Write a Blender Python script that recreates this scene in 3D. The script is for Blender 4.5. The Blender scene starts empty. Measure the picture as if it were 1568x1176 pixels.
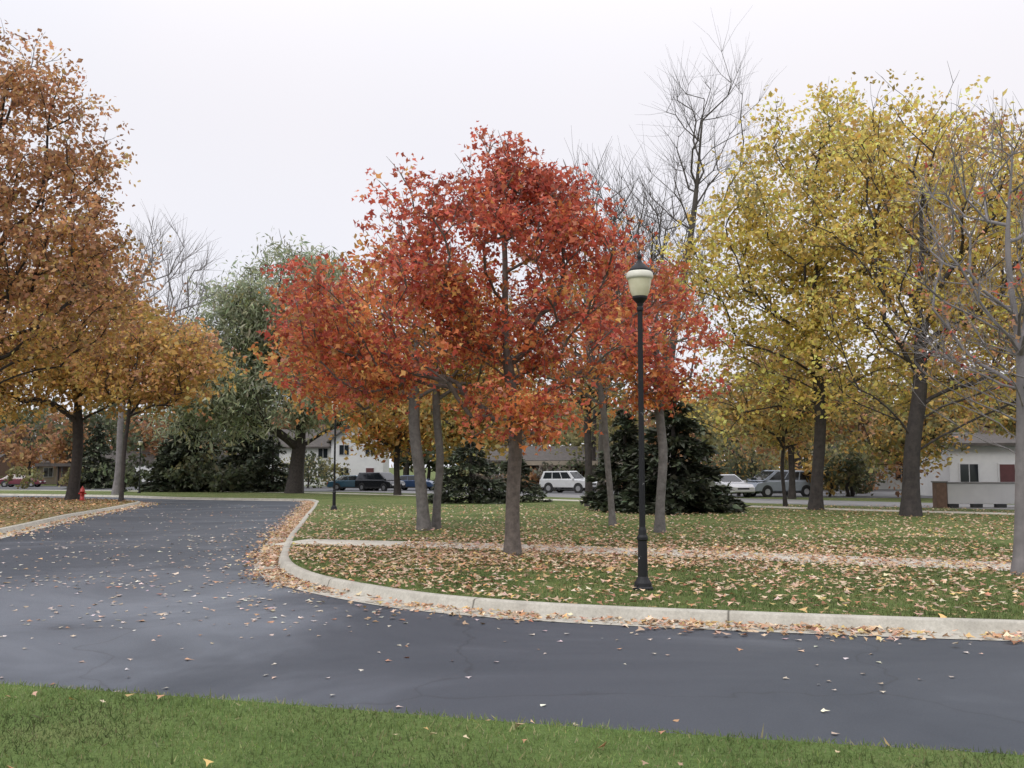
import bpy, math, numpy as np
from mathutils import noise as mnoise, Vector
rng=np.random.default_rng(7)
scene=bpy.context.scene
COLL=scene.collection

# ---------------------------------------------------------------- helpers
def H(y):
    y=np.asarray(y,dtype=float)
    return -0.011*np.clip(y-33,0,57)
def link(o,parent=None):
    COLL.objects.link(o)
    if parent: o.parent=parent
    return o
def empty(name,loc=(0,0,0)):
    e=bpy.data.objects.new(name,None); e.location=loc; e.empty_display_size=0.3
    return link(e)
def np_mesh(name,V,m,mat,parent=None,col=None,loops=None,smooth=False):
    me=bpy.data.meshes.new(name)
    V=np.asarray(V,dtype=np.float32).reshape(-1,3)
    if loops is None: loops=np.arange(len(V))
    loops=np.asarray(loops,dtype=np.int32).ravel()
    nf=len(loops)//m
    me.vertices.add(len(V)); me.vertices.foreach_set('co',V.ravel())
    me.loops.add(len(loops)); me.loops.foreach_set('vertex_index',loops)
    me.polygons.add(nf)
    me.polygons.foreach_set('loop_start',np.arange(nf,dtype=np.int32)*m)
    try: me.polygons.foreach_set('loop_total',np.full(nf,m,dtype=np.int32))
    except Exception: pass
    me.update(calc_edges=True)
    if smooth: me.polygons.foreach_set('use_smooth',np.ones(nf,dtype=bool))
    if col is not None:
        a=me.attributes.new('lcol','FLOAT_COLOR','POINT')
        c=np.ones((len(V),4),dtype=np.float32); c[:,:3]=np.clip(col,0,.85)
        a.data.foreach_set('color',c.ravel())
    me.materials.append(mat)
    o=bpy.data.objects.new(name,me)
    return link(o,parent)

class MB:
    def __init__(s): s.v=[];s.f=[];s.m=[];s.mats=[]
    def mi(s,mat):
        if mat not in s.mats: s.mats.append(mat)
        return s.mats.index(mat)
    def add(s,vs,fs,mat):
        b=len(s.v); s.v+= [tuple(map(float,v)) for v in vs]
        k=s.mi(mat)
        for f in fs: s.f.append([b+i for i in f]); s.m.append(k)
    def box(s,x0,x1,y0,y1,z0,z1,mat):
        vs=[(x,y,z) for z in(z0,z1) for y in(y0,y1) for x in(x0,x1)]
        s.add(vs,[(0,2,3,1),(4,5,7,6),(0,1,5,4),(2,6,7,3),(0,4,6,2),(1,3,7,5)],mat)
    def lathe(s,prof,mat,n=20,cx=0,cy=0,cap=True):
        vs=[];fs=[]
        for r,z in prof:
            for i in range(n):
                a=2*math.pi*i/n; vs.append((cx+r*math.cos(a),cy+r*math.sin(a),z))
        for j in range(len(prof)-1):
            for i in range(n):
                k=(i+1)%n
                fs.append((j*n+i,j*n+k,(j+1)*n+k,(j+1)*n+i))
        if cap:
            fs.append(tuple(range(n-1,-1,-1))); fs.append(tuple((len(prof)-1)*n+i for i in range(n)))
        s.add(vs,fs,mat)
    def disc_y(s,cx,cz,r,y0,y1,mat,n=20):
        vs=[];fs=[]
        for y in(y0,y1):
            for i in range(n):
                a=2*math.pi*i/n; vs.append((cx+r*math.cos(a),y,cz+r*math.sin(a)))
        for i in range(n):
            k=(i+1)%n; fs.append((i,k,n+k,n+i))
        fs.append(tuple(range(n))); fs.append(tuple(range(2*n-1,n-1,-1)))
        s.add(vs,fs,mat)
    def obj(s,name,parent=None,loc=(0,0,0),rotz=0,bevel=0,smooth=False):
        me=bpy.data.meshes.new(name); me.from_pydata(s.v,[],s.f)
        for mt in s.mats: me.materials.append(mt)
        me.polygons.foreach_set('material_index',s.m)
        if smooth: me.polygons.foreach_set('use_smooth',[True]*len(s.f))
        me.update()
        o=bpy.data.objects.new(name,me); link(o,parent)
        o.location=loc; o.rotation_euler=(0,0,rotz)
        if bevel:
            b=o.modifiers.new('bevel','BEVEL'); b.width=bevel; b.segments=2; b.limit_method='ANGLE'
        return o

# ---------------------------------------------------------------- materials
def new_mat(name):
    m=bpy.data.materials.new(name); m.use_nodes=True
    nt=m.node_tree; return m,nt,nt.nodes['Principled BSDF'],nt.nodes,nt.links
def ramp(nt,fac,stops):
    r=nt.nodes.new('ShaderNodeValToRGB')
    els=r.color_ramp.elements
    while len(els)<len(stops): els.new(0.5)
    for e,(p,c) in zip(els,stops):
        e.position=p; e.color=(*c,1)
    nt.links.new(fac,r.inputs['Fac']); return r.outputs['Color']
def tnoise(nt,scale,detail=4,rough=0.6,vec=None,dist=0):
    n=nt.nodes.new('ShaderNodeTexNoise'); n.inputs['Scale'].default_value=scale
    n.inputs['Detail'].default_value=detail; n.inputs['Roughness'].default_value=rough
    n.inputs['Distortion'].default_value=dist
    if vec is None:
        g=nt.nodes.new('ShaderNodeNewGeometry'); vec=g.outputs['Position']
    nt.links.new(vec,n.inputs['Vector']); return n.outputs['Fac']
def mixc(nt,fac,a,b,blend='MIX'):
    m=nt.nodes.new('ShaderNodeMix'); m.data_type='RGBA'; m.blend_type=blend
    for k,s in((0,fac),(6,a),(7,b)):
        if hasattr(s,'is_linked') or hasattr(s,'links'): nt.links.new(s,m.inputs[k])
        elif k==0: m.inputs[0].default_value=s
        else: m.inputs[k].default_value=(*s,1)
    return m.outputs[2]
def bump(nt,h,bs,strength=0.3,dist=0.02):
    b=nt.nodes.new('ShaderNodeBump'); b.inputs['Strength'].default_value=strength
    b.inputs['Distance'].default_value=dist
    nt.links.new(h,b.inputs['Height']); nt.links.new(b.outputs[0],bs.inputs['Normal'])
def mat_noise(name,c1,c2,scale=5,rough=0.8,bs=0.2,metal=0,bscale=None,spec=0.5,bd=0.01):
    m,nt,p,N,L=new_mat(name)
    n=tnoise(nt,scale,5,0.65)
    L.new(ramp(nt,n,[(0.3,c1),(0.7,c2)]),p.inputs['Base Color'])
    p.inputs['Roughness'].default_value=rough; p.inputs['Metallic'].default_value=metal
    p.inputs['Specular IOR Level'].default_value=spec
    if bs: bump(nt,tnoise(nt,bscale or scale*6,4,0.7),p,bs,bd)
    return m
def mat_leaf(name,trans=0.35,rough=0.55):
    m,nt,p,N,L=new_mat(name)
    a=N.new('ShaderNodeAttribute'); a.attribute_name='lcol'
    L.new(a.outputs['Color'],p.inputs['Base Color']); p.inputs['Roughness'].default_value=rough
    p.inputs['Specular IOR Level'].default_value=0.3
    t=N.new('ShaderNodeBsdfTranslucent'); L.new(a.outputs['Color'],t.inputs['Color'])
    mx=N.new('ShaderNodeMixShader'); mx.inputs[0].default_value=trans
    L.new(p.outputs[0],mx.inputs[1]); L.new(t.outputs[0],mx.inputs[2])
    L.new(mx.outputs[0],N['Material Output'].inputs['Surface'])
    return m
LEAF=mat_leaf('foliage_mat',0.45)
LITTER=mat_leaf('fallen_leaf_mat',0.1,0.6)
BLADE=mat_leaf('grass_blade_mat',0.3,0.6)
NEEDLE=mat_leaf('needle_mat',0.1,0.7)
BARK=mat_noise('bark_grey_brown',(0.08,0.068,0.058),(0.19,0.16,0.14),9,0.9,0.7,bscale=30,bd=0.02)
BARKD=mat_noise('bark_dark',(0.026,0.022,0.021),(0.065,0.054,0.049),6,0.9,0.6,bscale=20,bd=0.02)
BARKM=mat_noise('bark_mid',(0.045,0.04,0.035),(0.10,0.087,0.076),6,0.9,0.6,bscale=20,bd=0.02)
BARKG=mat_noise('bark_light_grey',(0.095,0.088,0.082),(0.20,0.185,0.175),8,0.9,0.5,bscale=25,bd=0.02)
BARKT=mat_noise('bark_twig_grey',(0.15,0.14,0.14),(0.26,0.24,0.24),3,0.9,0)

def mat_grass(name,leafy=0.0,tint=(1,1,1)):
    m,nt,p,N,L=new_mat(name)
    a=ramp(nt,tnoise(nt,0.6,5,0.6),[(0.3,(0.055*tint[0],0.10*tint[1],0.022*tint[2])),(0.55,(0.085*tint[0],0.135*tint[1],0.035*tint[2])),(0.8,(0.13*tint[0],0.155*tint[1],0.055*tint[2]))])
    b=ramp(nt,tnoise(nt,28,4,0.8),[(0.3,(0.3,0.3,0.3)),(0.7,(0.85,0.85,0.85))])
    c=mixc(nt,0.7,a,b,'OVERLAY')
    if leafy>0:
        v=N.new('ShaderNodeTexVoronoi'); v.inputs['Scale'].default_value=7
        g=N.new('ShaderNodeNewGeometry'); L.new(g.outputs['Position'],v.inputs['Vector'])
        sep=N.new('ShaderNodeSeparateColor'); L.new(v.outputs['Color'],sep.inputs[0])
        lt=N.new('ShaderNodeMath'); lt.operation='LESS_THAN'; lt.inputs[1].default_value=leafy; L.new(sep.outputs[0],lt.inputs[0])
        ds=N.new('ShaderNodeMath'); ds.operation='LESS_THAN'; ds.inputs[1].default_value=0.4; L.new(v.outputs['Distance'],ds.inputs[0])
        mu=N.new('ShaderNodeMath'); mu.operation='MULTIPLY'; L.new(lt.outputs[0],mu.inputs[0]); L.new(ds.outputs[0],mu.inputs[1])
        lc=ramp(nt,sep.outputs[1],[(0,(0.20,0.11,0.06)),(0.5,(0.36,0.24,0.15)),(1,(0.44,0.33,0.17))])
        c=mixc(nt,mu.outputs[0],c,lc)
    L.new(c,p.inputs['Base Color']); p.inputs['Roughness'].default_value=0.9
    p.inputs['Specular IOR Level'].default_value=0.15
    bump(nt,tnoise(nt,45,3,0.8),p,0.6,0.03)
    return m
GRASS=mat_grass('lawn_mat',0.0,(1.1,1.0,1.1))
GRASSL=mat_grass('lawn_leafy_mat',0.22,(1.15,.95,1.1))
GRASSB=mat_grass('leaf_covered_ground_mat',0.75,(1.5,0.8,1.0))

def mat_asphalt():
    m,nt,p,N,L=new_mat('asphalt_mat')
    g=N.new('ShaderNodeNewGeometry')
    big=tnoise(nt,0.28,4,0.6,dist=0.8)
    # sky glare at the junction painted into the colour: falloff broken up by noise
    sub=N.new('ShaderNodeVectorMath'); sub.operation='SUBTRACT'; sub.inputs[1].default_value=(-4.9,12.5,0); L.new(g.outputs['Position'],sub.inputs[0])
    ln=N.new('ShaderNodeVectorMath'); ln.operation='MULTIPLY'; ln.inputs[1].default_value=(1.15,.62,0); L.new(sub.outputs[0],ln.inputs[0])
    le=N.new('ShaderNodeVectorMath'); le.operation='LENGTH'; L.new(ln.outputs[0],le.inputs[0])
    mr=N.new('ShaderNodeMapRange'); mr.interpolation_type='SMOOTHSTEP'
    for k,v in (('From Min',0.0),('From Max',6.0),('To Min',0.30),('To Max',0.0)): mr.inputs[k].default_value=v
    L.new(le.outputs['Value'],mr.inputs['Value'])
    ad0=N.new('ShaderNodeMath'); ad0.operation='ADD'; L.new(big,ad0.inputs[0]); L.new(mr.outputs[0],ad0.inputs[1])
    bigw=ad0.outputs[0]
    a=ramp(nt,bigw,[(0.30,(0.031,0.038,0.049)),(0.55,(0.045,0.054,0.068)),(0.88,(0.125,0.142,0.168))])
    f=ramp(nt,tnoise(nt,90,2,0.8),[(0.3,(0.34,0.34,0.34)),(0.7,(0.68,0.68,0.68))])
    c=mixc(nt,0.75,a,f,'OVERLAY')
    v=N.new('ShaderNodeTexVoronoi'); v.feature='DISTANCE_TO_EDGE'; v.inputs['Scale'].default_value=0.22
    nn=N.new('ShaderNodeTexNoise'); nn.inputs['Scale'].default_value=1.2; L.new(g.outputs['Position'],nn.inputs['Vector'])
    ad=N.new('ShaderNodeVectorMath'); ad.operation='ADD'; L.new(g.outputs['Position'],ad.inputs[0]); L.new(nn.outputs['Color'],ad.inputs[1])
    L.new(ad.outputs[0],v.inputs['Vector'])
    cr=ramp(nt,v.outputs['Distance'],[(0.0,(0.65,0.65,0.65)),(0.005,(1,1,1))])
    c=mixc(nt,1.0,c,cr,'MULTIPLY')
    L.new(c,p.inputs['Base Color'])
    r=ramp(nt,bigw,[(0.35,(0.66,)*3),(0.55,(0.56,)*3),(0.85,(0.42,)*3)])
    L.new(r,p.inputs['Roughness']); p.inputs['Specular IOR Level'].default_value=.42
    bump(nt,tnoise(nt,140,2,0.7),p,0.25,0.006)
    return m
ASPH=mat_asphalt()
STREET=mat_noise('street_concrete_mat',(0.17,0.17,0.17),(0.26,0.25,0.24),1.5,0.85,0.1)
LOT=mat_noise('lot_asphalt_mat',(0.07,0.07,0.075),(0.12,0.12,0.12),1.0,0.85,0.1)
def mat_kerb():
    m,nt,p,N,L=new_mat('kerb_concrete_mat')
    n=ramp(nt,tnoise(nt,2.2,6,0.7),[(0.25,(0.30,0.28,0.235)),(0.55,(0.44,0.415,0.35)),(0.8,(0.54,0.515,0.45))])
    s=ramp(nt,tnoise(nt,30,4,0.8),[(0.3,(0.38,0.38,0.38)),(0.7,(0.6,0.6,0.6))])
    c=mixc(nt,0.8,n,s,'OVERLAY')
    u=N.new('ShaderNodeAttribute'); u.attribute_name='arc'
    fr=N.new('ShaderNodeMath'); fr.operation='PINGPONG'; fr.inputs[1].default_value=1.5; L.new(u.outputs['Fac'],fr.inputs[0])
    j=ramp(nt,fr.outputs[0],[(0.0,(0.2,0.19,0.17)),(0.02,(1,1,1))])
    c=mixc(nt,1.0,c,j,'MULTIPLY')
    L.new(c,p.inputs['Base Color']); p.inputs['Roughness'].default_value=0.85
    bump(nt,tnoise(nt,60,3,0.7),p,0.3,0.005)
    return m
KERB=mat_kerb()
PATH=mat_noise('path_concrete_mat',(0.42,0.39,0.33),(0.58,0.55,0.47),1.8,0.85,0.2)

# ---------------------------------------------------------------- ground
import bmesh
def catmull(pts,step=0.6):
    P=np.array(pts,float); out=[]
    for i in range(len(P)-1):
        p0=P[max(i-1,0)];p1=P[i];p2=P[i+1];p3=P[min(i+2,len(P)-1)]
        L=np.linalg.norm(p2-p1); n=int(min(60,max(2,L/step)))
        if L>40:
            for t in np.linspace(0,1,12,endpoint=False): out.append(p1+(p2-p1)*t)
            continue
        def tan(a,b,c):
            d1=np.linalg.norm(b-a)+1e-6; d2=np.linalg.norm(c-b)+1e-6
            return ((b-a)/d1*d2+(c-b)/d2*d1)/(d1+d2)
        m1=tan(p0,p1,p2)*L if i>0 else (p2-p1)
        m2=tan(p1,p2,p3)*L if i<len(P)-2 else (p2-p1)
        for t in np.linspace(0,1,n,endpoint=False):
            h00=2*t**3-3*t**2+1;h10=t**3-2*t**2+t;h01=-2*t**3+3*t**2;h11=t**3-t**2
            out.append(h00*p1+h10*m1+h01*p2+h11*m2)
    out.append(P[-1]); return np.array(out)
def offset(pl,d):
    t=np.gradient(pl,axis=0); t/=np.linalg.norm(t,axis=1)[:,None]+1e-9
    n=np.stack([-t[:,1],t[:,0]],1)
    return pl+n*d
def sheet(name,poly,dz,mat):
    bm=bmesh.new()
    vs=[bm.verts.new((p[0],p[1],0)) for p in poly]
    bm.faces.new(vs)
    bmesh.ops.triangulate(bm,faces=bm.faces[:])
    for yy in (33,90):
        bmesh.ops.bisect_plane(bm,geom=bm.verts[:]+bm.edges[:]+bm.faces[:],plane_co=(0,yy,0),plane_no=(0,1,0))
    for v in bm.verts: v.co.z=float(H(v.co.y))+dz
    bmesh.ops.recalc_face_normals(bm,faces=bm.faces[:])
    for f in bm.faces:
        if f.normal.z<0: f.normal_flip()
    me=bpy.data.meshes.new(name); bm.to_mesh(me); bm.free(); me.materials.append(mat)
    return link(bpy.data.objects.new(name,me))
def sweep(name,pl,prof,mat):
    rings=[np.concatenate([offset(pl,d),(H(pl[:,1])+z)[:,None]],1) for d,z in prof]
    n=len(pl); m=len(prof)
    V=np.concatenate(rings)
    i=np.arange(n-1)
    F=[]
    for j in range(m-1):
        F.append(np.stack([j*n+i,j*n+i+1,(j+1)*n+i+1,(j+1)*n+i],1))
    o=np_mesh(name,V,4,mat,loops=np.concatenate(F))
    arc=np.concatenate([[0],np.cumsum(np.linalg.norm(np.diff(pl,axis=0),axis=1))])
    a=o.data.attributes.new('arc','FLOAT','POINT'); a.data.foreach_set('value',np.tile(arc,m).astype(np.float32))
    return o

mainK=catmull([(300,-60),(40,2.2),(16,7.8),(9,9.35),(5.14,10.17),(4.37,10.33),(3.35,10.57),(2.21,10.88),(.85,11.3),(-.03,11.68),(-1.07,12.35),(-1.94,13.25),(-2.85,14.45),(-3.5,15.76),(-4.0,17.3),(-4.48,19.5),(-5.14,22.95),(-5.95,27.8),(-7.25,35.4),(-9.4,47.5),(-10.7,54),(-11.7,56.8),(-14,58.3),(-19,61),(-27,69),(-60,84),(-300,130)],0.4)
leftK=catmull([(-300,82),(-60,27),(-25,19.5),(-17,18.8),(-13.5,20.0),(-12.35,22.8),(-12.8,25.1),(-14.4,32.3),(-17.7,46.5),(-19.3,52),(-24,58),(-33,64),(-60,72),(-300,115)],0.6)
frontK=catmull([(-300,70),(-60,21.5),(-30,14.5),(-12,9.7),(-3.72,7.39),(-1.68,6.82),(0.065,6.28),(1.58,5.88),(2.85,5.58),(10,3.8),(30,-1),(300,-70)],0.4)
sheet('ground',[(-1500,-600),(1500,-600),(1500,2500),(-1500,2500)],-0.13,GRASS)
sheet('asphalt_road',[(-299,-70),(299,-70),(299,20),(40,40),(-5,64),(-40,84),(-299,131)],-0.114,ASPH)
mainL=offset(mainK,-0.10); leftL=offset(leftK,0.10); frontL=offset(frontK,-0.0)
sheet('lawn',list(map(tuple,mainL))+[(-1400,400),(-1400,2400),(1400,2400),(1400,-300)],0.0,GRASSL)
sheet('leafy_verge',list(map(tuple,leftL)),0.0,GRASSB)
sheet('front_lawn',list(map(tuple,frontL))+[(300,-500),(-300,-500)],0.0,GRASS)
kp=[(0.42,-0.108),(0.02,-0.112),(-0.0,-0.10),(-0.035,-0.005),(-0.055,0.012),(-0.16,0.015),(-0.175,0.0),(-0.18,-0.06)]
sweep('kerb',mainK,kp,KERB)
sweep('kerb',leftK,[(-a,b) for a,b in kp],KERB)
sweep('kerb',frontK,[(0.05,-0.112),(0.035,-0.03),(0.02,-0.008),(-0.02,-0.006),(-0.04,-0.06)],KERB)
pathP=catmull([(-4.62,21.15),(-2.18,20.4),(-.05,19.7),(2.6,18.5),(5.7,17.0),(7.85,15.9),(12,13.9),(30,6)],0.5)
sweep('footpath',pathP,[(0.72,-0.01),(0.70,0.012),(-0.70,0.012),(-0.72,-0.01)],PATH)
far=catmull([(120,-10),(60,17),(30,31),(19,41),(13,50.5),(-1,72),(-13,87),(-43,101),(-120,112),(-400,140)],1.5)
sweep('street',far,[(4.2,0.0),(4.2,0.012),(-4.2,0.012),(-4.2,0.0)],STREET)
near_edge=offset(far,6.6)
sweep('pavement',near_edge,[(0.6,0.0),(0.6,0.02),(-0.6,0.02),(-0.6,0.0)],PATH)
sheet('parking_lot',[(-75,103),(-20,90),(0,78),(14,64),(44,50),(60,60),(40,95),(20,108),(-70,118)],0.016,LOT)

# ---------------------------------------------------------------- leaf/blade meshes
OVAL=np.array([(0,0,0),(0.35,-0.28,0.06),(0.75,-0.2,0.04),(1,0,-0.08),(0.75,0.2,0.04),(0.35,0.28,0.06)])
STAR=np.array([(0,0,0),(0.3,-0.42,0.06),(0.5,-0.14,0.0),(1,0,-0.08),(0.5,0.14,0.0),(0.3,0.42,0.06)])
RHOM=np.array([(0,0,0),(0.45,-0.32,0.05),(1,0,-0.05),(0.45,0.32,0.05)])
LONG=np.array([(0,0,0),(0.4,-0.12,0.03),(1,0,0),(0.4,0.12,0.03)])
TRI=np.array([(0,-0.5,0),(0,0.5,0),(1,0,0)])
def unit(a): return a/(np.linalg.norm(a,axis=-1,keepdims=True)+1e-9)
def leaf_mesh(name,C,Nn,T,S,col,tpl,mat,parent=None,wid=1.0):
    Nn=unit(Nn); T=unit(T-Nn*np.sum(T*Nn,1,keepdims=True)); B=np.cross(Nn,T)
    V=C[:,None,:]+S[:,None,None]*(tpl[None,:,0,None]*T[:,None,:]+wid*tpl[None,:,1,None]*B[:,None,:]+tpl[None,:,2,None]*Nn[:,None,:])
    k=len(tpl)
    return np_mesh(name,V,k,mat,parent,col=np.repeat(col,k,axis=0))
def palette(n,cols,jit=0.20,idx=None):
    c=np.array([x[:3] for x in cols]); w=np.array([x[3] for x in cols],float); w/=w.sum()
    i=rng.choice(len(c),n,p=w) if idx is None else idx
    return c[i]*np.exp(rng.normal(0,jit,(n,1)))*(1+rng.normal(0,0.06,(n,3)))

# ---------------------------------------------------------------- trees
def fbm(p,s,off=0):
    return np.array([mnoise.noise(Vector((a[0]*s+off,a[1]*s,a[2]*s))) for a in p])
def sample_ell(ells,n,gap=0.0,goff=0,gscale=0.5,hollow=0.35):
    w=np.array([e[1][0]*e[1][1]*e[1][2]*(e[2] if len(e)>2 else 1) for e in ells],float); w/=w.sum()
    out=[]
    while len(out)<n:
        e=ells[rng.choice(len(ells),p=w)]
        d=unit(rng.normal(size=3)); r=rng.random()**(1/3)
        r=hollow+(1-hollow)*r if rng.random()<0.7 else r
        r*=1+0.28*mnoise.noise(Vector(tuple(d*2.6+goff)))
        p=np.array(e[0])+d*r*np.array(e[1])
        if gap and mnoise.noise(Vector((p[0]*gscale+goff,p[1]*gscale,p[2]*gscale*1.3)))<gap-0.5: continue
        out.append(p)
    return np.array(out)
def tubes(name,P,par,R,mat,parent,k=6):
    idx=np.where(par>=0)[0]; pa=par[idx]
    p1=P[idx];p0=P[pa]
    r1=R[idx]; rp=R[pa]
    best={}
    for c,q in zip(idx,pa):
        if q not in best or R[c]>R[best[q]]: best[q]=c
    cont=np.array([best[q]==c for c,q in zip(idx,pa)])
    r0=np.where(cont,rp,np.minimum(rp,r1*1.3))
    d=unit(p1-p0)
    ref=np.where(np.abs(d[:,:1])<0.9,np.array([[1.,0,0]]),np.array([[0,1.,0]]))
    u=unit(np.cross(d,ref)); v=np.cross(d,u)
    a=np.arange(k)*2*math.pi/k
    ring=(np.cos(a)[None,:,None]*u[:,None,:]+np.sin(a)[None,:,None]*v[:,None,:])
    V=np.concatenate([p0[:,None,:]+ring*r0[:,None,None],(p1+d*r1[:,None]*0.3)[:,None,:]+ring*r1[:,None,None]],1)
    n=len(idx); base=(np.arange(n)*2*k)[:,None]
    i=np.arange(k); j=(i+1)%k
    F=np.stack([base+i,base+j,base+k+j,base+k+i],-1)
    return np_mesh(name,V,4,mat,parent,loops=F,smooth=True)
def tree(name,base,top,ells,n_attr,r_trunk,crown_z,bark,leaves=None,r_tip=0.012,step=0.35,gap=0.0,gscale=0.5,twigs=2,twig_len=0.5,k=6,up=0.12,pw=0.35,flare=1.5,hollow=0.35,jit=0.08,bow=0.06,twup=.3,wob=1.0):
    base=np.array([base[0],base[1],float(H(base[1]))-0.05]); top=np.array(top,float)
    root=empty(name,tuple(base)); goff=rng.random()*50
    A=sample_ell(ells,n_attr,gap,goff,gscale,hollow)
    nt=max(6,int((top[2]-base[2])/step)); P=[];par=[];path=[]
    ph=rng.random(4)*6
    for i in range(nt+1):
        t=i/nt
        p=base+(top-base)*t
        wb=wob*0.012*(top[2]-base[2])*min(1,t*3)
        p=p+np.array([math.sin(t*5+ph[0])*wb+math.sin(t*13+ph[1])*wb*0.4,math.sin(t*6+ph[2])*wb,0])
        P.append(p);par.append(i-1);path.append(np.linalg.norm(p-base))
    order=np.argsort(np.linalg.norm((A-np.array([top[0],top[1],(crown_z+top[2])/2])),axis=1))
    Pa=np.zeros((60000,3)); Pa[:len(P)]=P; pl=np.zeros(60000); pl[:len(P)]=path; pr=-np.ones(60000,int); pr[:len(P)]=par
    n=len(P); ok=np.zeros(60000,bool); ok[:n]=Pa[:n,2]>crown_z
    tips=[]
    for ai in order:
        a=A[ai]; d=np.linalg.norm(Pa[:n]-a,axis=1)
        cost=d+pw*pl[:n]+np.where(ok[:n],0,1e6)+np.where(Pa[:n,2]>a[2]-0.25*d,2.0*(Pa[:n,2]-a[2]+.25*d),0)
        q=int(np.argmin(cost)); dd=d[q]; m=max(1,int(dd/step))
        p0=Pa[q].copy(); mid=(p0+a)/2+np.array([0,0,up*dd])+rng.normal(0,bow*dd,3)
        prev=q
        for s in range(1,m+1):
            t=s/m; p=(1-t)**2*p0+2*t*(1-t)*mid+t*t*a
            if s<m: p=p+rng.normal(0,jit*step,3)
            Pa[n]=p; pr[n]=prev; pl[n]=pl[prev]+np.linalg.norm(p-Pa[prev]); ok[n]=True; prev=n; n+=1
        tips.append(prev)
    for tp in tips:
        dirp=unit(Pa[tp]-Pa[pr[tp]])
        for _ in range(twigs):
            dv=unit(dirp+rng.normal(0,0.55,3)+np.array([0,0,twup])); L=twig_len*(0.5+rng.random())
            prev=tp
            for s in range(2):
                dv=unit(dv+rng.normal(0,0.15,3))
                Pa[n]=Pa[prev]+dv*L/2; pr[n]=prev; prev=n; n+=1
    P=Pa[:n]; par=pr[:n]
    cnt=np.zeros(n)
    haschild=np.zeros(n,bool); haschild[par[par>=0]]=True
    cnt[~haschild]=1
    for i in range(n-1,0,-1): cnt[par[i]]+=cnt[i]
    pwr=math.log(r_trunk/r_tip)/math.log(max(cnt[0],2))
    R=r_tip*cnt**pwr
    R[~haschild]*=0.5
    hh=P[:nt+1,2]-base[2]
    R[:nt+1]*=1+(flare-1)*np.exp(-hh/(r_trunk*2.2))
    tubes('trunk_and_limbs',P-base,par,R,bark,root,k)
    if leaves:
        per=leaves['per']; sp=leaves['spread']; size=leaves['size']
        keep=A if 'frac' not in leaves else A[rng.random(len(A))<leaves['frac']]
        cl=np.repeat(keep,per,axis=0); ns=max(2,per//7)
        sub=rng.integers(0,ns,len(cl)); cid=np.repeat(np.arange(len(keep)),per)
        subc=rng.normal(0,1,(len(keep),ns,3))*np.array([sp,sp,sp*0.62])
        C=cl+subc[cid,sub]+rng.normal(0,1,(len(cl),3))*np.array([sp*0.38,sp*0.38,sp*0.3])
        N=len(C)
        if leaves.get('droop'):
            T=np.array([0,0,-0.6])+rng.normal(0,0.55,(N,3)); Nn=rng.normal(0,1,(N,3)); Nn[:,2]+=0.3
            C[:,2]-=rng.random(N)*leaves['droop']
        else:
            Nn=rng.normal(0,0.75,(N,3))+np.array([0,-0.15,0.55]); T=rng.normal(0,1,(N,3))+np.array([0,0,-0.5])
        S=size*np.exp(rng.normal(0,0.22,N))
        colf=leaves['col'](C,cid)
        shade=np.exp(rng.normal(0,leaves.get('clump',0.16),len(keep)))[cid][:,None]
        leaf_mesh('foliage',C-base,Nn,T,S,colf*shade,leaves.get('tpl',RHOM),LEAF,root)
    return root

def colmix(pa,pb,fac):
    def f(C,cid):
        n=len(C); a=palette(n,pa); b=palette(n,pb)
        cn=rng.normal(0,.25,cid.max()+1)[cid]
        w=fac(C)+rng.normal(0,0.15,n)+cn
        w=(w>0.5).astype(float)[:,None]
        return a*(1-w)+b*w
    return f
RED=[(.55,.135,.08,4),(.46,.10,.07,3),(.64,.20,.10,2),(.35,.075,.06,1.4),(.68,.31,.23,.9)]
ORG=[(.62,.23,.08,4),(.60,.31,.10,2),(.54,.16,.07,2),(.48,.29,.10,1)]
YEL=[(.74,.57,.15,4),(.66,.49,.13,3),(.78,.62,.17,2),(.54,.42,.15,1.5),(.62,.42,.15,1)]
GLD=[(.58,.37,.11,3),(.53,.32,.10,2),(.48,.35,.11,2),(.38,.28,.11,1)]
BRN=[(.46,.25,.13,4),(.53,.30,.14,3),(.38,.21,.13,2),(.56,.36,.16,1)]
OLV=[(.42,.37,.15,3),(.47,.41,.15,2),(.34,.32,.14,2)]
OLB=[(.30,.27,.12,3),(.34,.30,.12,2),(.24,.23,.11,2)]
WIL=[(.37,.40,.26,3),(.43,.46,.31,2),(.31,.34,.21,3),(.47,.48,.34,1)]

# main red maple
tree('red_maple_tree',(0.01,18.0),(-0.1,18.1,6.3),
 [((-0.35,18,5.4),(2.3,2.1,1.8),1.1),((-2.1,17.7,4.15),(2.2,2.0,1.25),1.35),((1.75,18.2,4.3),(1.7,1.8,1.15),.65),((-3.2,17.9,3.2),(1.4,1.4,.5),1.2),((0.2,17.6,2.75),(1.1,1.1,.6),1.0),((-.25,17.3,2.3),(.7,.6,.4),1.7),((.75,17.3,2.45),(.7,.6,.4),1.7),((-.25,18,6.75),(.85,.9,.85),1.4),((-1.85,18,6.2),(.65,.7,.85),1.5),((0.8,18,6.25),(.5,.7,.95),1.5),((1.4,18,5.4),(.7,.8,.8),1)],
 490,0.125,1.9,BARK,dict(per=58,spread=0.22,size=0.105,tpl=STAR,clump=.2,col=colmix(RED,ORG,lambda C:0.66-(C[:,2]-2.6)*0.15-np.maximum(C[:,0],0)*.03)),
 r_tip=0.005,step=0.28,gap=0.40,gscale=0.85,twigs=2,twig_len=0.35,k=9,pw=0.3)
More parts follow.
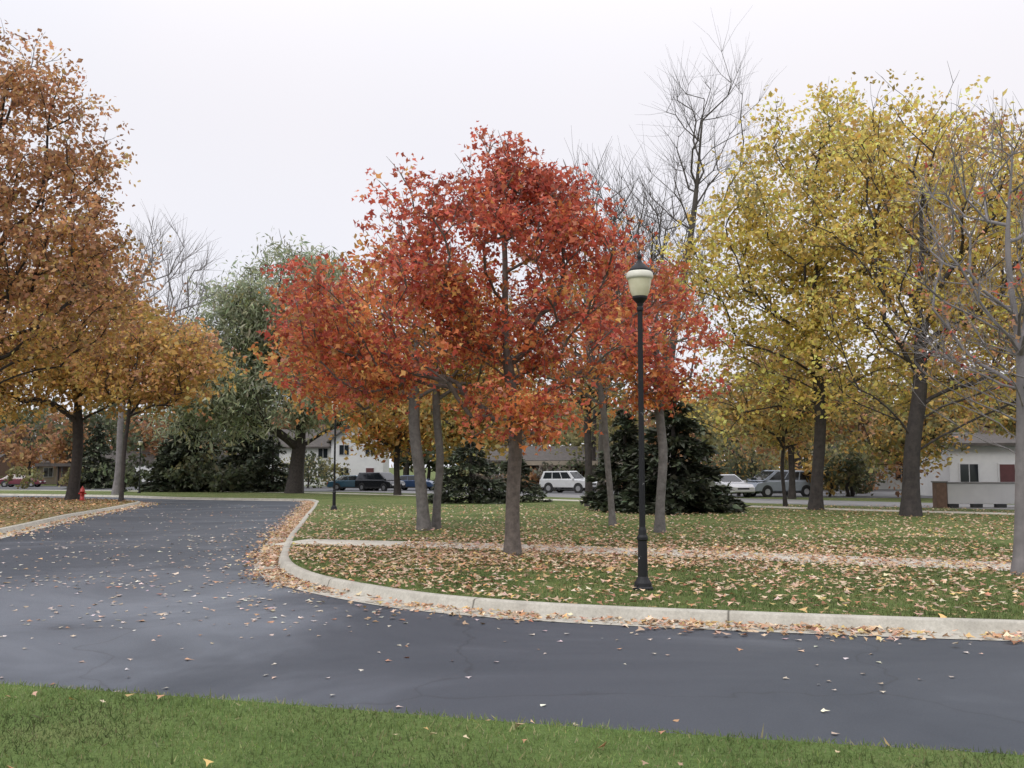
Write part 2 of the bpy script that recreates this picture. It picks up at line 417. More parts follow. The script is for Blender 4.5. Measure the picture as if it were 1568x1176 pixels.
tree('orange_maple_tree',(-2.18,25.0),(-2.6,25,6.2),
 [((-2.9,25,5.2),(2.3,2.2,1.7)),((-3.9,25,4.2),(2.0,2,1.1)),((-1.3,25.0,4.3),(1.6,1.6,1.0))],
 190,0.14,2.9,BARKG,dict(per=40,spread=0.33,size=0.15,tpl=OVAL,col=colmix(ORG,GLD,lambda C:0.5-(C[:,2]-4)*0.15)),r_tip=0.007,gap=0.36,k=8)
tree('orange_maple_tree',(-1.93,25.5),(-1.9,25.6,5.5),
 [((-1.3,26.2,5.0),(1.8,1.8,1.5)),((-0.6,26,4.0),(1.4,1.5,.9))],
 80,0.10,3.0,BARKG,dict(per=34,spread=0.33,size=0.14,tpl=OVAL,col=colmix(ORG,GLD,lambda C:0.6+0*C[:,2])),r_tip=0.007,gap=0.36,k=8)
tree('orange_maple_tree',(3.56,24.2),(3.6,24.2,6.0),
 [((3.6,24.2,4.5),(1.35,1.4,1.8)),((3.1,24.2,5.3),(1.2,1.5,1.3),.5)],
 140,0.11,2.6,BARKG,dict(per=38,spread=0.25,size=0.13,tpl=STAR,col=colmix(RED,ORG,lambda C:0.55-(C[:,2]-4.5)*0.1)),r_tip=0.006,gap=0.4,gscale=.8,k=8)
tree('sparse_maple_tree',(2.7,26.9),(2.0,26.9,7.6),
 [((2.1,26.9,6.0),(2.6,2.2,2.6)),((1.6,26.9,4.4),(2.0,1.8,1.2))],
 240,0.085,3.0,BARKG,dict(per=15,spread=0.3,size=0.13,tpl=STAR,frac=0.8,col=colmix(ORG,RED,lambda C:0.35+0*C[:,2])),r_tip=0.006,gap=0.2,k=7,twigs=3)
tree('yellow_maple_tree',(11.6,38.3),(12.1,38.3,13.5),
 [((12.4,38.3,11.8),(4.0,3.6,4.4),1.2),((9.6,38.3,8.8),(3.1,2.8,3.9),1),((12.8,38,5.6),(3.2,2.8,2.6),.8),((8.0,39,5.0),(1.7,1.7,2.4),1)],
 640,0.22,3.4,BARKD,dict(per=46,spread=0.48,size=0.185,clump=.22,col=colmix(YEL,OLV,lambda C:0.22+(C[:,2]-9)*.015)),r_tip=0.006,step=.5,gap=0.42,gscale=0.5,twigs=2,twig_len=.6,jit=.05)
tree('yellow_maple_tree',(12.8,32.2),(13.5,32.2,10),
 [((13.6,32.2,9.9),(3.9,3.3,4.1),1.1),((15.6,32,7.4),(3.2,3,3.6),.9),((11.3,32,6.0),(2.0,2,2.5),.6)],
 500,0.25,1.9,BARKD,dict(per=32,spread=0.42,size=0.16,clump=.22,col=colmix(YEL,GLD,lambda C:0.3+0*C[:,2])),r_tip=0.006,step=.5,gap=0.42,gscale=0.55,twigs=2,twig_len=.6,jit=.05,pw=.55)
tree('yellow_maple_tree',(19.6,37),(18.8,37,11),
 [((18.6,37,10.6),(4.2,3.6,4.6),1),((18.0,37,6.2),(4,3,2.8),1)],
 430,0.25,3.0,BARKM,dict(per=42,spread=0.5,size=0.185,clump=.2,col=colmix(YEL,BRN,lambda C:0.35+0*C[:,2])),r_tip=0.006,step=.5,gap=0.4,gscale=0.5,twigs=2,twig_len=.6)
tree('bare_maple_tree',(7.42,14.73),(7.6,14.7,6.2),
 [((7.65,14.7,4.7),(1.9,1.8,2.3),1),((6.9,14.6,3.2),(1.2,1.2,1.0),.9)],
 380,0.095,1.6,BARKT,dict(per=9,spread=0.16,size=0.08,tpl=STAR,frac=0.33,col=colmix(BRN,RED,lambda C:0.3+0*C[:,2])),r_tip=0.0026,step=.25,twigs=4,twig_len=.45,k=7,pw=.45,jit=.05,up=-.05)
tree('bare_cottonwood_tree',(7.2,50),(9.9,50,20.5),
 [((10.3,50,18.9),(2.3,2,4.0),1),((8.6,50,14.5),(2.2,2,3.5),.6)],130,0.19,6,BARKM,None,r_tip=0.005,step=1.1,twigs=5,twig_len=1.9,pw=.5,up=-.12,jit=.03,bow=.04,twup=.6,wob=.5)
tree('bare_ash_tree',(4.6,52),(5.0,52,13.5),
 [((4.9,52,13),(3.4,3,4.8),1)],220,0.20,4,BARKM,None,r_tip=0.008,step=1.0,twigs=4,twig_len=1.8,pw=.5,up=-.12,jit=.04,bow=.04,twup=.9,wob=.5)
tree('bare_ash_tree',(9.0,56),(8.6,56,13),
 [((8.0,56,12),(3.4,3,5.0),1)],190,0.22,4,BARKG,None,r_tip=0.008,step=1.0,twigs=4,twig_len=1.8,pw=.5,up=-.12,jit=.04,bow=.04,twup=.9,wob=.5)
tree('bare_ash_tree',(-28.5,72),(-27.5,72,15),
 [((-26,72,14.0),(4.0,3,5.0),1)],200,0.22,5,BARKT,None,r_tip=0.009,step=1.,twigs=4,twig_len=1.8,pw=.5,up=-.12,jit=.04,bow=.04,twup=.9,wob=.5)
tree('young_tree',(3.3,42.8),(3.4,42.8,8),
 [((3.3,42.8,7),(2.8,2.5,3.2),1)],150,0.17,3,BARKD,dict(per=24,spread=.5,size=.2,col=colmix(OLB,GLD,lambda C:0.5+0*C[:,2])),r_tip=0.012,step=.5,gap=.2)
# left oaks
tree('brown_oak_tree',(-17.4,32.5),(-17.2,32.3,12.5),
 [((-17.0,32.2,11.1),(3.7,3.4,4.6),1.2),((-16.6,32,7.3),(4.7,4.0,2.7),1)],
 660,0.28,3.4,BARKD,dict(per=58,spread=0.40,size=0.165,tpl=RHOM,clump=.2,col=colmix(BRN,GLD,lambda C:0.72-(C[:,2]-4.6)*0.13)),r_tip=0.006,step=.5,gap=.33,gscale=.6,twigs=2,twig_len=.5)
tree('brown_oak_tree',(-24.4,55.6),(-24,55.6,12),
 [((-24.6,55.6,9.6),(5.2,5,4.0),1),((-20.8,55,7.0),(4.0,3.5,2.0),1),((-27.5,55,6.2),(4.5,3.5,2.4),1),((-33,57,7),(4,4,4),1)],
 560,0.28,3.6,BARKD,dict(per=54,spread=0.70,size=0.26,clump=.2,col=colmix(GLD,BRN,lambda C:0.40+(C[:,2]-7)*0.10)),r_tip=0.009,step=.7,gap=.32,gscale=.35,twigs=1,twig_len=.8)
tree('slender_oak_tree',(-20.1,51.5),(-19.8,51.5,8),
 [((-18.6,51.5,6.9),(3.6,3,2.2),1)],150,0.10,4.0,BARKD,dict(per=44,spread=0.6,size=0.24,col=colmix(GLD,BRN,lambda C:0.4+0*C[:,2])),r_tip=0.009,step=.6,gap=.34)
tree('golden_maple_tree',(-8.0,70),(-8,70,8),
 [((-8,70,6.2),(4.4,4,3.4),1)],190,0.22,2.4,BARKD,dict(per=50,spread=0.8,size=0.32,col=colmix(GLD,ORG,lambda C:0.35+0*C[:,2])),r_tip=0.015,step=.7,gap=.25)
tree('golden_maple_tree',(-2.6,66),(-2.6,66,7),
 [((-2.6,66,5.6),(3.6,3,3.0),1)],150,0.2,2.2,BARKD,dict(per=50,spread=0.8,size=0.32,col=colmix(GLD,OLV,lambda C:0.4+0*C[:,2])),r_tip=0.015,step=.7,gap=.25)
tree('young_tree',(16.2,58),(16.2,58,7),
 [((16,58,6),(3.6,3,3.4),1)],130,0.18,2.2,BARKD,dict(per=44,spread=0.7,size=0.3,col=colmix(OLB,BRN,lambda C:0.5+0*C[:,2])),r_tip=0.015,step=.7,gap=.2)
tree('young_tree',(22.5,56),(22.5,56,6),
 [((22.0,56,4.6),(3.2,3,2.9),1)],120,0.16,1.6,BARKD,dict(per=44,spread=0.7,size=0.28,col=colmix(OLB,GLD,lambda C:0.5+0*C[:,2])),r_tip=0.015,step=.7,gap=.2)
tree('young_tree',(31.0,57),(30.2,57,6),
 [((28.6,56.5,5.0),(4.4,2.5,1.35),1)],110,0.13,3.2,BARKD,dict(per=42,spread=0.5,size=0.26,col=colmix(OLB,GLD,lambda C:0.5+0*C[:,2])),r_tip=0.012,step=.7,gap=.3)
tree('young_tree',(11.6,42.5),(11.4,42.5,5.5),
 [((11.3,42.5,4.4),(2.4,2,1.8),1)],90,0.08,2.2,BARKD,dict(per=40,spread=0.45,size=0.2,col=colmix(GLD,OLV,lambda C:0.5+0*C[:,2])),r_tip=0.01,step=.5,gap=.2)
# willow: broad rounded silvery-green crown
tree('willow_tree',(-17.2,79),(-15.6,79,13),
 [((-17.6,79,14.0),(4.8,4.5,5.0),1.2),((-22.8,79,11.0),(4.6,4,4.8),1.1),((-12.6,79,9.8),(4.4,4,4.8),1),((-19.6,78,7.2),(6.4,4,2.8),.9),((-26,79,8),(3.0,3,4.2),1)],
 820,0.55,2.4,BARKD,dict(per=74,spread=0.85,size=0.5,tpl=LONG,droop=.4,clump=.20,col=colmix(WIL,OLV,lambda C:-0.05+0*C[:,2])),r_tip=0.02,step=.9,gap=0.33,gscale=.33,twigs=1,twig_len=1.0,pw=.5)

def spruce(name,x,y,h,r,n=9000,dark=1.0,skirt=0.25):
    z0=float(H(y)); root=empty(name,(x,y,z0))
    mb=MB(); mb.lathe([(0.16*h/5,-0.05),(0.12*h/5,h*0.4),(0.02,h*0.97)],BARKD,8); mb.obj('trunk',root,smooth=True)
    nb=int(h*30); bz=skirt+(h-skirt)*(rng.random(nb)**1.25); ba=rng.random(nb)*2*math.pi
    bl=r*(1-(bz-skirt)/(h-skirt))**0.8*(0.72+0.4*rng.random(nb))+0.06
    i=rng.choice(nb,n,p=(bl+.1)/np.sum(bl+.1)); t=rng.random(n)**0.55
    side=rng.normal(0,0.16,n)*bl[i]*(1.1-t)+rng.normal(0,.03,n)
    rr=bl[i]*t; ca,sa=np.cos(ba[i]),np.sin(ba[i])
    z=bz[i]-0.28*rr+0.12*rr*rr/ (r)+rng.normal(0,0.04*h/5,n)
    C=np.stack([rr*ca-side*sa,rr*sa+side*ca,np.maximum(z,0.06)],1)
    T=np.stack([ca,sa,-0.35+0*ca],1)+rng.normal(0,0.4,(n,3)); Nn=np.array([0,0,1.0])+rng.normal(0,0.45,(n,3))
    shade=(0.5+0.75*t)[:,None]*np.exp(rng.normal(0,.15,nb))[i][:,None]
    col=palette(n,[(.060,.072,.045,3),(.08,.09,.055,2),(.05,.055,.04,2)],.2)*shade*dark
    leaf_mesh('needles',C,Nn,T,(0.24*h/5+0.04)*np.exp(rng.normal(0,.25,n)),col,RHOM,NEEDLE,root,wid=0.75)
spruce('spruce_tree',5.7,35.2,4.4,2.2,14000)
spruce('spruce_tree',4.3,38.0,3.9,1.6,8000)
spruce('spruce_tree',-2.0,48.4,3.2,2.5,11000,1.2)
spruce('spruce_tree',0.2,50.0,2.6,1.6,5000,1.2)
spruce('spruce_tree',-28.6,88,9.0,3.6,12000,1.3)
spruce('spruce_tree',-23.6,90,8.2,3.4,11000,1.4)
spruce('spruce_tree',-42.5,102,7.0,2.6,7000,1.2)
spruce('spruce_tree',-20.6,86,5.0,2.6,7000,1.5)

def mass(name,x0,x1,y0,y1,h0,h1,n_tree,per,size,pals,shade=.8,wmul=1.0,trunks=True):
    root=empty(name,(0,0,0)); Cs=[];Cl=[];Ss=[];P=[];par=[];R=[]
    for i in range(n_tree):
        x=x0+(x1-x0)*(i+rng.random())/n_tree; y=y0+rng.random()*(y1-y0); h=h0+rng.random()*(h1-h0)
        z0=float(H(y)); w=h*.36*(.8+.5*rng.random())*wmul; n=per
        b=len(P)
        for j in range(5): P.append((x+rng.normal(0,.1),y,z0+h*0.6*j/4)); par.append(b+j-1 if j else -1); R.append(.03*h*(1-.15*j))
        cc=np.array([x,y,z0+h*(0.56 if trunks else .45)])+unit(rng.normal(size=(18,3)))*np.array([w,w,h*.38])*rng.random((18,1))**.4
        k=rng.integers(0,18,n); C=cc[k]+rng.normal(0,1,(n,3))*np.array([.09,.09,.065])*h; C[:,2]=np.maximum(C[:,2],z0+.2)
        p=pals[rng.integers(len(pals))]; sh=np.exp(rng.normal(0,.22,18))[k][:,None]
        Cs.append(C); Cl.append(palette(n,p,.22)*shade*sh); Ss.append(np.full(n,size))
    C=np.concatenate(Cs); n=len(C)
    leaf_mesh('foliage',C,rng.normal(0,1,(n,3))+np.array([0,-.3,.4]),rng.normal(0,1,(n,3)),np.concatenate(Ss)*np.exp(rng.normal(0,.25,n)),np.concatenate(Cl),RHOM,LEAF,root)
    tubes('trunks',np.array(P,float),np.array(par),np.array(R),BARKD,root,5)
DG=[(.12,.14,.08,3),(.16,.17,.09,2)]; GB=[(.19,.17,.13,2),(.25,.22,.17,2)]
mass('distant_trees',-125,125,138,170,10,17,70,900,.85,[OLB,GLD,BRN,DG,GB,DG])
mass('shrubs',-75,-40,100,120,2,3.6,14,350,.35,[OLB,DG,BRN],.75,1.6,False)
mass('shrubs',-34,-22,84,90,2.5,4.5,7,500,.4,[DG,OLB,DG],.7,1.3,False)
mass('shrubs',-24,-18,100,108,2,4.2,4,400,.35,[DG,OLB],.8,1.2,False)
mass('shrubs',-5,26,86,104,1.6,4.0,20,420,.34,[OLB,DG,BRN,GB],.75,1.5,False)
mass('shrubs',15,27,62,80,2.2,5.5,14,520,.32,[OLB,DG,BRN,GLD],.7,1.2,False)
mass('shrubs',33,48,62,80,2.2,5.5,9,520,.32,[OLB,DG,BRN,GLD],.7,1.2,False)
mass('background_trees',6,60,88,120,8,13,20,1200,.5,[OLB,GLD,DG,BRN],.75)
mass('background_trees',-82,-32,118,136,7,11,14,1000,.55,[OLB,GB,DG,BRN],.7)

# ---------------------------------------------------------------- fallen leaves & grass blades
def inpoly(x,y,poly):
    c=np.zeros(len(x),bool); n=len(poly); j=n-1
    for i in range(n):
        xi,yi=poly[i];xj,yj=poly[j]
        if yi!=yj:
            c^=((yi>y)!=(yj>y))&(x<(xj-xi)*(y-yi)/(yj-yi)+xi)
        j=i
    return c
lawnP=[tuple(p) for p in offset(mainK,-0.19) if abs(p[0])<60]+[(-60,200),(60,200)]
leftP=[tuple(p) for p in offset(leftK,0.19) if p[0]>-80]
def litter(name,x,y,z,size,pal,flat=0.3,tpl=STAR,curl=1.8,jit=.2):
    n=len(x); C=np.stack([x,y,z],1)
    Nn=np.array([0,0,1.0])+rng.normal(0,flat,(n,3)); T=rng.normal(0,1,(n,3))
    leaf_mesh(name,C,Nn,T,size*np.exp(rng.normal(0,.25,n)),palette(n,pal,jit),tpl*np.array([1,1,curl]),LITTER,wid=1.15)
TAN=[(.50,.34,.22,4),(.57,.41,.28,3),(.42,.24,.13,3),(.54,.38,.15,2),(.36,.16,.09,1.3),(.66,.52,.38,1.5)]
n=230000
x=rng.uniform(-9,18,n); y=rng.uniform(10.3,44,n)
pn=fbm(np.stack([x,y,0*x],1),0.45); pn2=fbm(np.stack([x,y,0*x],1),1.6,9)
pathd=np.abs(y-np.interp(x,pathP[:,0],pathP[:,1]))
kd=y-np.interp(x,mainK[::-1,0],mainK[::-1,1])
dens=0.13+0.38*np.exp(-(((x+0.5)/5.5)**2+((y-17.2)/3.6)**2))+0.28*np.exp(-(pathd/1.8)**2)+0.14*np.exp(-((x-9)/5)**2-((y-15)/4)**2)
dens*=np.clip(1+1.0*pn+1.0*pn2,0.15,2)
dens*=np.where((x>0)&(kd<2.0),.62,1)
dens*=np.where(y>23,np.exp(-(y-23)/11),1)
dens=np.where(pathd<.66,np.maximum(dens,.30)*.8,dens)
dens=np.where((pathd<0.75)&(x<-2.2),0.02,dens)
kp_=(rng.random(n)<dens)&inpoly(x,y,lawnP)
x=x[kp_];y=y[kp_]
litter('fallen_leaves',x,y,H(y)+0.022+0.022*rng.random(len(x)),0.078,TAN,0.24)
def along(pl,n,xm,xM):
    m=(pl[:,0]>xm)&(pl[:,0]<xM)&(pl[:,1]<60); q=pl[m]
    i=rng.integers(0,len(q)-1,n); t=rng.random(n)[:,None]; base=q[i]*(1-t)+q[i+1]*t
    tt=unit(q[i+1]-q[i]); nn=np.stack([-tt[:,1],tt[:,0]],1)
    return base,nn
b,nn=along(mainK,13000,-12,14)
off=0.02+np.abs(rng.normal(0,0.28,len(b)))
w=rng.random(len(b))<np.clip(.5+fbm(np.concatenate([b,0*b[:,:1]],1),.8)*1.5+0.35*(b[:,0]>1.5)+.3*(b[:,0]<-3),.08,1)
b=b[w];nn=nn[w];off=off[w]; p=b+nn*off[:,None]
litter('gutter_leaves',p[:,0],p[:,1],H(p[:,1])-0.1+0.02*rng.random(len(p)),0.072,TAN,0.3)
b,nn=along(leftK,2600,-40,-10)
off=np.abs(rng.normal(0,0.4,len(b))); p=b-nn*off[:,None]
litter('gutter_leaves',p[:,0],p[:,1],H(p[:,1])-0.1+0.02*rng.random(len(p)),0.09,TAN,0.35)
n=40000
x=rng.uniform(-20,9,n); y=rng.uniform(5,50,n)
frontY=np.interp(x,frontK[:,0],frontK[:,1])
kerbY=np.interp(x,mainK[::-1,0],mainK[::-1,1])
d=0.05+0.36*np.exp(-((x+6+(y-20)*.2)/4.2)**2-((y-19)/8)**2)+0.28*np.exp(-((y-13)/2.2)**2)*(x<0.5)+.2*np.exp(-((y-kerbY)/.9)**2)
d*=np.clip(1+1.3*fbm(np.stack([x,y,0*x],1),.5,4),.15,2)
k_=(rng.random(n)<d)&~inpoly(x,y,lawnP)&~inpoly(x,y,leftP)&(y>frontY+.2)
x=x[k_];y=y[k_]
litter('road_leaves',x,y,H(y)-0.108+0.006*rng.random(len(x)),np.where(y<11,.056,.075),[(.56,.48,.40,3),(.50,.38,.28,3),(.62,.55,.47,1.5),(.46,.26,.15,1.3)],0.12,curl=1.0)
n=16000; x=rng.uniform(-40,-11,n); y=rng.uniform(18,62,n); k_=inpoly(x,y,leftP); x=x[k_];y=y[k_]
litter('fallen_leaves',x,y,H(y)+0.02+.02*rng.random(len(x)),0.10,BRN+[(.3,.2,.13,4)],.35,OVAL)
n=230; x=rng.uniform(-6,6,n); y=rng.uniform(3.8,7.6,n); fy=np.interp(x,frontK[:,0],frontK[:,1]); k_=(y<fy-.03)&(rng.random(n)<np.where(y>fy-.8,1,.45))
x=x[k_];y=y[k_]; litter('fallen_leaves',x,y,0.032+0*x,0.050,TAN,.3)
def blades(name,x,y,h,wd,pal,lean=0.45):
    n=len(x); C=np.stack([x,y,H(y)-0.004],1); T=np.array([0,0,1.0])+rng.normal(0,lean,(n,3)); Nn=rng.normal(0,1,(n,3)); Nn[:,2]*=.1
    pt=fbm(C,0.9); pt2=fbm(C,4.5,3)
    S=h*np.exp(rng.normal(0,.3,n)); col=palette(n,pal,.18)*(1+0.6*pt+.4*pt2)[:,None]
    leaf_mesh(name,C,Nn,T,S,col,TRI,BLADE,wid=wd/h)
GP=[(.145,.20,.065,4),(.18,.235,.08,3),(.11,.16,.05,3),(.30,.29,.15,1.6)]
n=170000; x=rng.uniform(-6,5.5,n); y=rng.uniform(4.3,8.2,n); k_=y<np.interp(x,frontK[:,0],frontK[:,1])+.03+.04*rng.random(n)
blades('front_lawn_grass',x[k_],y[k_],0.028,0.0055,GP,.7)
n=120000; x=rng.uniform(-5,10,n); y=10.2+12*rng.random(n)**1.2; k_=inpoly(x,y,lawnP)&(np.abs(y-np.interp(x,pathP[:,0],pathP[:,1]))>.71)
blades('lawn_grass',x[k_],y[k_],0.036,0.012,[(.13,.175,.055,4),(.17,.21,.075,3),(.10,.14,.045,3),(.26,.24,.12,1.7)],.6)

# ---------------------------------------------------------------- street lamps
def mat_post():
    m,nt,p,N,L=new_mat('black_post_paint')
    n=tnoise(nt,7,5,.7)
    L.new(ramp(nt,n,[(0.0,(0.010,0.010,0.011)),(0.66,(0.014,0.014,0.016)),(0.68,(0.45,0.45,0.44))]),p.inputs['Base Color'])
    p.inputs['Roughness'].default_value=0.5; p.inputs['Specular IOR Level'].default_value=.3
    return m
POST=mat_post()
m,nt,p,N,L=new_mat('lamp_glass_cream'); p.inputs['Roughness'].default_value=.25
L.new(ramp(nt,tnoise(nt,6,3),[(.3,(.60,.56,.38)),(.7,(.72,.68,.5))]),p.inputs['Base Color']); GLASSL=m
GLASSL2=mat_noise('lamp_hood_white',(0.60,0.58,0.48),(0.68,0.66,0.56),4,.4,0)
def street_lamp(x,y):
    root=empty('street_lamp',(x,y,float(H(y))))
    mb=MB()
    mb.lathe([(0.135,0),(0.135,0.03),(0.115,0.05),(0.11,0.09),(0.085,0.13),(0.066,0.17),(0.06,0.55),(0.058,0.62),(0.072,0.64),(0.072,0.67),(0.056,0.70),(0.05,0.76),(0.04,0.80)],POST,20)
    n=24; prof=[(0.040,0.79),(0.036,2.2),(0.033,3.62)]; vs=[];fs=[]
    for r,z in prof:
        for i in range(n):
            a=2*math.pi*i/n; q=r*(1 if i%2 else .88); vs.append((q*math.cos(a),q*math.sin(a),z))
    for j in range(2):
        for i in range(n): fs.append((j*n+i,j*n+(i+1)%n,(j+1)*n+(i+1)%n,(j+1)*n+i))
    mb.add(vs,fs,POST)
    mb.lathe([(0.033,3.60),(0.045,3.62),(0.045,3.65),(0.035,3.67),(0.045,3.71),(0.085,3.755),(0.10,3.775),(0.10,3.80),(0.085,3.805)],POST,20)
    for i in range(4):
        a=i*math.pi/2+.78; mb.disc_y(0.11*math.cos(a),0.06,0.014,0.11*math.sin(a)-.01,0.11*math.sin(a)+.01,POST,8)
    mb.obj('post',root,bevel=0,smooth=False)
    g=MB(); g.lathe([(0.098,3.803),(0.122,3.85),(0.140,3.93),(0.152,4.0),(0.157,4.03)],GLASSL,28,cap=False)
    g.lathe([(0.157,4.03),(0.174,4.035),(0.178,4.06),(0.172,4.11),(0.150,4.13)],GLASSL2,28,cap=False); g.obj('globe',root,smooth=True)
    c=MB(); c.lathe([(0.150,4.128),(0.135,4.16),(0.10,4.20),(0.06,4.235),(0.03,4.27),(0.022,4.30),(0.032,4.32),(0.03,4.345),(0.012,4.37),(0.008,4.41),(0.002,4.43)],POST,24)
    c.obj('cap',root,smooth=True)
street_lamp(1.68,12.94); street_lamp(-6.8,38.3); street_lamp(-29.8,80)

RP=mat_noise('hydrant_red_paint',(0.35,0.02,0.02),(0.45,0.04,0.03),5,.4,0)
root=empty('fire_hydrant',(-23.0,53.6,float(H(53.6)))); mb=MB()
mb.lathe([(0.17,0),(0.17,.04),(.11,.05),(.11,.45),(.14,.46),(.14,.50),(.12,.52),(.11,.60),(.07,.68),(.03,.71),(.03,.76),(.0,.77)],RP,16)
mb.disc_y(0,.38,.06,-.2,.2,RP,12); mb.box(-.2,.2,-.04,.04,.34,.42,RP); mb.obj('body',root,smooth=True)

# ---------------------------------------------------------------- cars
TIRE=mat_noise('tyre_rubber',(0.02,0.02,0.02),(0.03,0.03,0.03),8,.8,0)
HUB=mat_noise('wheel_hub',(0.35,0.35,0.36),(0.45,0.45,0.46),8,.35,0,metal=.8)
m,nt,p,N,L=new_mat('car_window_glass'); p.inputs['Base Color'].default_value=(.015,.018,.022,1); p.inputs['Roughness'].default_value=.08; CG=m
LAMPW=mat_noise('headlamp_lens',(0.6,0.6,0.58),(0.7,0.7,0.68),8,.15,0)
LAMPR=mat_noise('tail_lamp_lens',(0.35,0.01,0.01),(0.4,0.02,0.02),8,.2,0)
TRIM=mat_noise('black_trim',(0.02,0.02,0.02),(0.04,0.04,0.04),8,.6,0)
def paint(name,c):
    m,nt,p,N,L=new_mat(name); p.inputs['Roughness'].default_value=.25
    p.inputs['Coat Weight'].default_value=.6; p.inputs['Coat Roughness'].default_value=.08
    L.new(ramp(nt,tnoise(nt,2.5,4),[(.3,tuple(v*.85 for v in c)),(.7,c)]),p.inputs['Base Color']); return m
def car(name,x,y,rot,col,kind='sedan'):
    P=paint(name+'_paint',col)
    if kind=='sedan':
        L=4.6;W=1.76
        low=[(-2.3,.32),(-2.28,.62),(-2.18,.84),(-1.35,.93),(1.0,.95),(2.0,.82),(2.26,.62),(2.3,.32)]
        cab=[(-1.75,.90),(-1.05,1.38),(.35,1.42),(1.15,.92)]; wr=.31
    elif kind=='suv':
        L=4.6;W=1.8
        low=[(-2.28,.42),(-2.3,.75),(-2.25,1.05),(-1.0,1.08),(1.0,1.10),(2.05,1.02),(2.27,.8),(2.3,.42)]
        cab=[(-2.2,1.05),(-2.0,1.72),(.35,1.76),(1.05,1.08)]; wr=.37
    else:
        L=4.8;W=1.85
        low=[(-2.4,.35),(-2.42,.7),(-2.38,1.0),(-1.0,1.02),(1.3,1.02),(2.2,.88),(2.4,.65),(2.42,.35)]
        cab=[(-2.34,1.0),(-2.1,1.66),(.6,1.7),(1.75,1.0)]; wr=.33
    root=empty(name,(x,y,float(H(y))+.015)); root.rotation_euler=(0,0,rot)
    mb=MB(); n=len(low); w=W/2
    vs=[(a,-w,b) for a,b in low]+[(a,w,b) for a,b in low]
    fs=[tuple(range(n)),tuple(range(2*n-1,n-1,-1))]+[(i,n+i,n+(i+1)%n,(i+1)%n) for i in range(n)]
    mb.add(vs,fs,P); mb.obj('body',root,bevel=.06)
    cb=MB(); wb=w-.04; wt=w-.24
    b0,b1,b2,b3=cab
    ws=[wb,wt,wt,wb]
    vs=[(c[0],-q,c[1]) for c,q in zip(cab,ws)]+[(c[0],q,c[1]) for c,q in zip(cab,ws)]
    cb.add(vs,[(0,1,2,3),(7,6,5,4),(1,5,6,2)],P); cb.add(vs,[(0,4,5,1),(2,6,7,3)],P)
    cb.obj('cabin',root,bevel=.03)
    gl=MB()
    def lerp(a,b,t): return tuple(a[i]+(b[i]-a[i])*t for i in range(3))
    for s in(-1,1):
        A=(b0[0],s*wb,b0[1]);B=(b1[0],s*wt,b1[1]);C=(b2[0],s*wt,b2[1]);D=(b3[0],s*wb,b3[1])
        nx=3 if kind!='sedan' else 2
        for k in range(nx):
            t0=.06+.88*k/nx+.012; t1=.06+.88*(k+1)/nx-.012
            qa=lerp(lerp(A,D,t0),lerp(B,C,t0),.12);qb=lerp(lerp(A,D,t1),lerp(B,C,t1),.12)
            qc=lerp(lerp(A,D,t1),lerp(B,C,t1),.86);qd=lerp(lerp(A,D,t0),lerp(B,C,t0),.86)
            gl.add([(q[0],q[1]+s*.012,q[2]) for q in (qa,qb,qc,qd)],[(0,1,2,3)],CG)
    for (p0,p1,sg) in((b3,b2,1),(b0,b1,-1)):
        t0,t1=.1,.88
        z0=p0[1]+(p1[1]-p0[1])*t0;z1=p0[1]+(p1[1]-p0[1])*t1;x0=p0[0]+(p1[0]-p0[0])*t0+sg*.014;x1=p0[0]+(p1[0]-p0[0])*t1+sg*.014
        gl.add([(x0,-wb+.1,z0+.01),(x0,wb-.1,z0+.01),(x1,wt-.06,z1+.01),(x1,-wt+.06,z1+.01)],[(0,1,2,3)],CG)
    gl.obj('windows',root)
    wh=MB()
    for xx in(-L*.3,L*.31):
        for s in(-1,1):
            wh.disc_y(xx,wr+.03,wr+.07,s*(w-.05)-.055,s*(w-.05)+.055,TRIM,20)
            wh.disc_y(xx,wr,wr,s*(w-.08)-.1,s*(w-.08)+.1,TIRE,20)
            wh.disc_y(xx,wr,wr*.58,s*(w-.08)-.108,s*(w-.08)+.108,HUB,14)
    wh.obj('wheels',root)
    d=MB(); zf=low[-2][1]; e=L/2
    for s in(-1,1):
        d.box(e-.10,e+.02,s*(w-.3)-.17,s*(w-.3)+.17,zf-.12,zf+.02,LAMPW)
        d.box(-e-.02,-e+.08,s*(w-.2)-.12,s*(w-.2)+.12,zf-.05,zf+.12,LAMPR)
        d.box(b3[0]-.15,b3[0]-.02,s*(w+.02)-.08*1,s*(w+.02)+.08,b3[1]+.02,b3[1]+.14,P)
    d.box(e-.06,e+.025,-.42,.42,zf-.13,zf-.01,TRIM)
    d.box(e-.1,e+.06,-w+.08,w-.08,.36,.50,TRIM if kind=='suv' else P); d.box(-e-.06,-e+.1,-w+.08,w-.08,.36,.50,TRIM if kind=='suv' else P)
    d.box(-L*.24,L*.24,-w-.01,w+.01,.24,.33,TRIM)
    d.obj('lamps_and_bumpers',root,bevel=.02)
    return root
car('white_suv',4.6,81,math.radians(-35),(.62,.63,.64),'suv')
car('dark_teal_sedan',-14.7,93,math.radians(-8),(.035,.10,.15),'sedan')
car('black_hatchback',-12.0,91,math.radians(-40),(.015,.016,.02),'van')
car('blue_sedan',-9.2,94,math.radians(-20),(.05,.09,.18),'sedan')
car('maroon_sedan',-53.5,109,math.radians(4),(.16,.03,.05),'sedan')
car('white_sedan',13.4,63.5,math.radians(-70),(.7,.7,.72),'sedan')
car('silver_minivan',17.2,64.5,math.radians(-160),(.33,.37,.43),'van')

